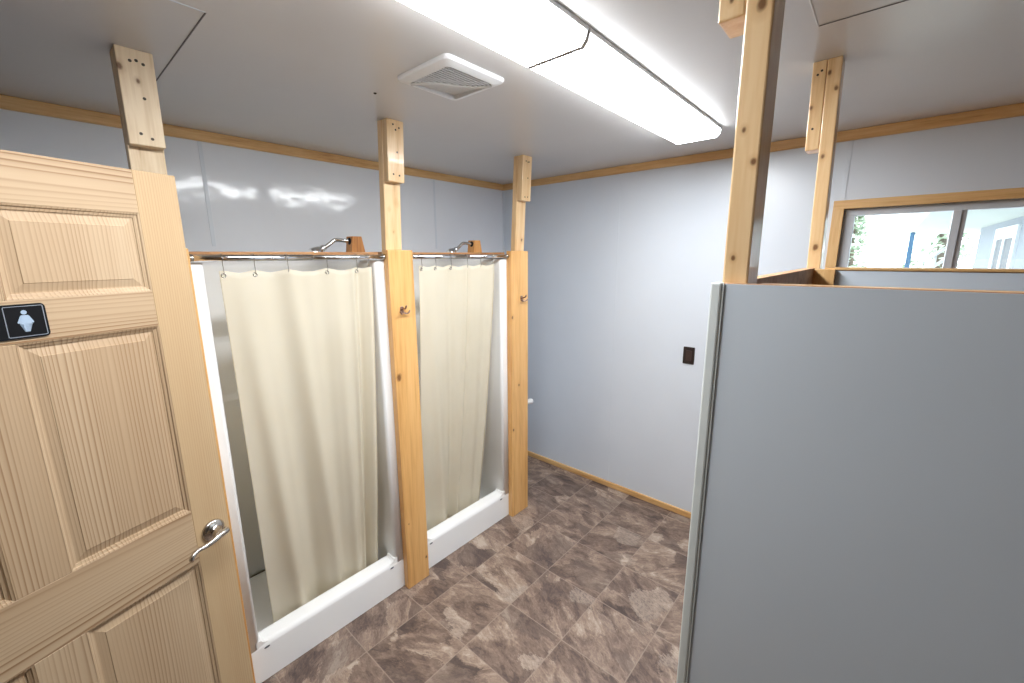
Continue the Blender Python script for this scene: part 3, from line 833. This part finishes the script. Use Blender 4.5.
def stall_post(x0, y0, dx, lab, cz, mat):
    t = empty('partition_post', (x0+.019, y0+.032, 0), label=lab, cat='post')
    def shp(bm):
        for v in bm.verts:
            if v.co.z > ZP-.3: v.co.x += dx*(v.co.z-ZP)/(ZC-ZP)
        return bm
    bm = BM(); box(bm, x0, x0+.038, y0, y0+.070, 0, 1.6); box(bm, x0, x0+.038, y0, y0+.070, 1.6, ZC, .003)
    bm = shp(bm); put_on(t, 'upright', bm, mat)
    bm = BM(); box(bm, x0-.0385, x0-.0004, y0+.001, y0+.069, cz, ZC, .003)
    bm = shp(bm); put_on(t, 'cleat', bm, mat)
    for dz, ddy in ((2.20, .02), (2.36, .03), (2.37, .05)):
        xx = x0-.0192+dx*(dz-ZP)/(ZC-ZP)
        bm = BM(); lathe(bm, [(.0035, -.0005), (.0035, .0004), (0, .0007)], (xx+(.006 if ddy > .03 else -.004), y0+.001, dz), (0, -1, 0), 10); put_on(t, 'screw', bm, M['screw'])
    return t
stall_post(-.2045, PY+.0147, -.004, 'thick pine post rising from the front corner of the partition', 2.15, M['stud_d'])
stall_post(-.2090, RY+.0005, -.0145, 'slender pine post with cleat at the back corner near the window', 2.135, M['stud_e'])

# ------------------------------------------------------------------ outside the window
link('ground', box(BM(), -30, 30, YF+.12, 60, -.6, -.5), M['ground'], kind='structure')
bld = empty('neighbouring_building', (.6, 4.6, -.5), label='grey outbuilding with white framed window seen through the window', cat='building')
bm = BM(); box(bm, .60, 3.0, 3.1, 5.9, -.5, 2.03); put_on(bld, 'wall', bm, M['siding'])
bm = BM(); prism(bm, [(.14, 2.03), (3.05, 2.03), (3.05, 2.9), (.10, 2.14)], 'y', 3.05, 7.2); put_on(bld, 'roof', bm, M['soffit'])
bm = BM()
box(bm, .585, .60, 4.86, 4.96, 1.0, 1.98); box(bm, .585, .60, 4.20, 4.28, 1.0, 1.98); box(bm, .585, .60, 4.28, 4.86, 1.90, 1.98); box(bm, .585, .60, 4.55, 4.62, 1.0, 1.90)
put_on(bld, 'window_frame', bm, M['white'])
bm = BM(); box(bm, .592, .599, 4.28, 4.86, 1.0, 1.90); put_on(bld, 'window_pane', bm, M['slot'])
o = link('porch_post', box(BM(), .135, .175, 6.45, 6.52, -.5, 2.0295, .004), M['postpaint']); tag(o, 'blue-grey porch post outside the window', 'post')
rail = empty('stair_rail', (.3, 6.0, -.5), label='white sloping stair rail outside beyond the porch post', cat='rail')
for off in (0, -.12):
    bm = BM(); tube(bm, [(.19, 6.0, 1.66+off), (.50, 6.2, 1.93+off)], .016, 10); put_on(rail, 'rail', bm, M['white'], True)
for f in (0.05, .5, .95):
    x = .19+.31*f; y = 6+.2*f; z = 1.66+.27*f
    bm = BM(); tube(bm, [(x, y, -.5), (x, y, z)], .012, 8); put_on(rail, 'baluster', bm, M['white'], True)
def tree(x, y, h, r, lab, seed):
    rnd = random.Random(seed)
    t = empty('tree', (x, y, -.5), label=lab, cat='tree')
    bm = BM(); tube(bm, catmull([(0, 0, 0), (.05, 0, h*.4), (-.03, .05, h*.8), (0, 0, h)], 4), [.12*(1-i/16) + .02 for i in range(13)], 8); link('trunk', bm, M['bark'], t, True)
    bm = BM()
    for i in range(800):
        a = rnd.uniform(0, 2*PI); zz = rnd.uniform(.12, 1.0); rr = r*(1.05-zz)**.6*math.sqrt(rnd.random())
        c = Vector((rr*math.cos(a), rr*math.sin(a), zz*h)); sc = rnd.uniform(.05, .13)
        d = Vector((rnd.uniform(-1, 1), rnd.uniform(-1, 1), rnd.uniform(-.6, .4))).normalized(); u = d.orthogonal().normalized()*sc*.5
        vs = [bm.verts.new(c-d*sc), bm.verts.new(c+u), bm.verts.new(c+d*sc), bm.verts.new(c-u)]
        bm.faces.new(vs)
    link('foliage', bm, M['leaf'], t)
tree(-.75, 13, 3.7, .62, 'pale tree at the left of the view through the window', 3)
tree(.95, 15, 3.3, 1.2, 'pale tree behind the porch post and stair rail outside', 4)

# ------------------------------------------------------------------ world and camera
w = bpy.data.worlds.new('overcast_sky'); SC.world = w; w.use_nodes = True
nt = w.node_tree; bg = nt.nodes['Background']
bg.inputs['Color'].default_value = (.88, .95, 1.0, 1); bg.inputs['Strength'].default_value = 5.0

cam = bpy.data.cameras.new('camera'); co = bpy.data.objects.new('camera', cam); COL.objects.link(co)
cam.sensor_width = 36; cam.lens = 420.390217/1024*36; cam.clip_start = .02
yaw, pitch, roll = .723783773, .199730748, -.0064940820
f = Vector((-math.sin(yaw)*math.cos(pitch), math.cos(yaw)*math.cos(pitch), -math.sin(pitch)))
r = Vector((math.cos(yaw), math.sin(yaw), 0)); u = r.cross(f)
c, s = math.cos(roll), math.sin(roll)
r2 = r*c + u*s; u2 = u*c - r*s
m = Matrix(((r2.x, u2.x, -f.x, 0), (r2.y, u2.y, -f.y, 0), (r2.z, u2.z, -f.z, 1.80), (0, 0, 0, 1)))
co.matrix_world = m
SC.camera = co
SC.view_settings.view_transform = 'Standard'; SC.view_settings.look = 'None'
SC.view_settings.exposure = 0.26; SC.view_settings.gamma = 1.0; SC.view_settings.use_curve_mapping = False
SC.cycles.max_bounces = 10; SC.cycles.diffuse_bounces = 6; SC.cycles.transparent_max_bounces = 12
SC.cycles.sample_clamp_indirect = 6.0; SC.cycles.use_denoising = True
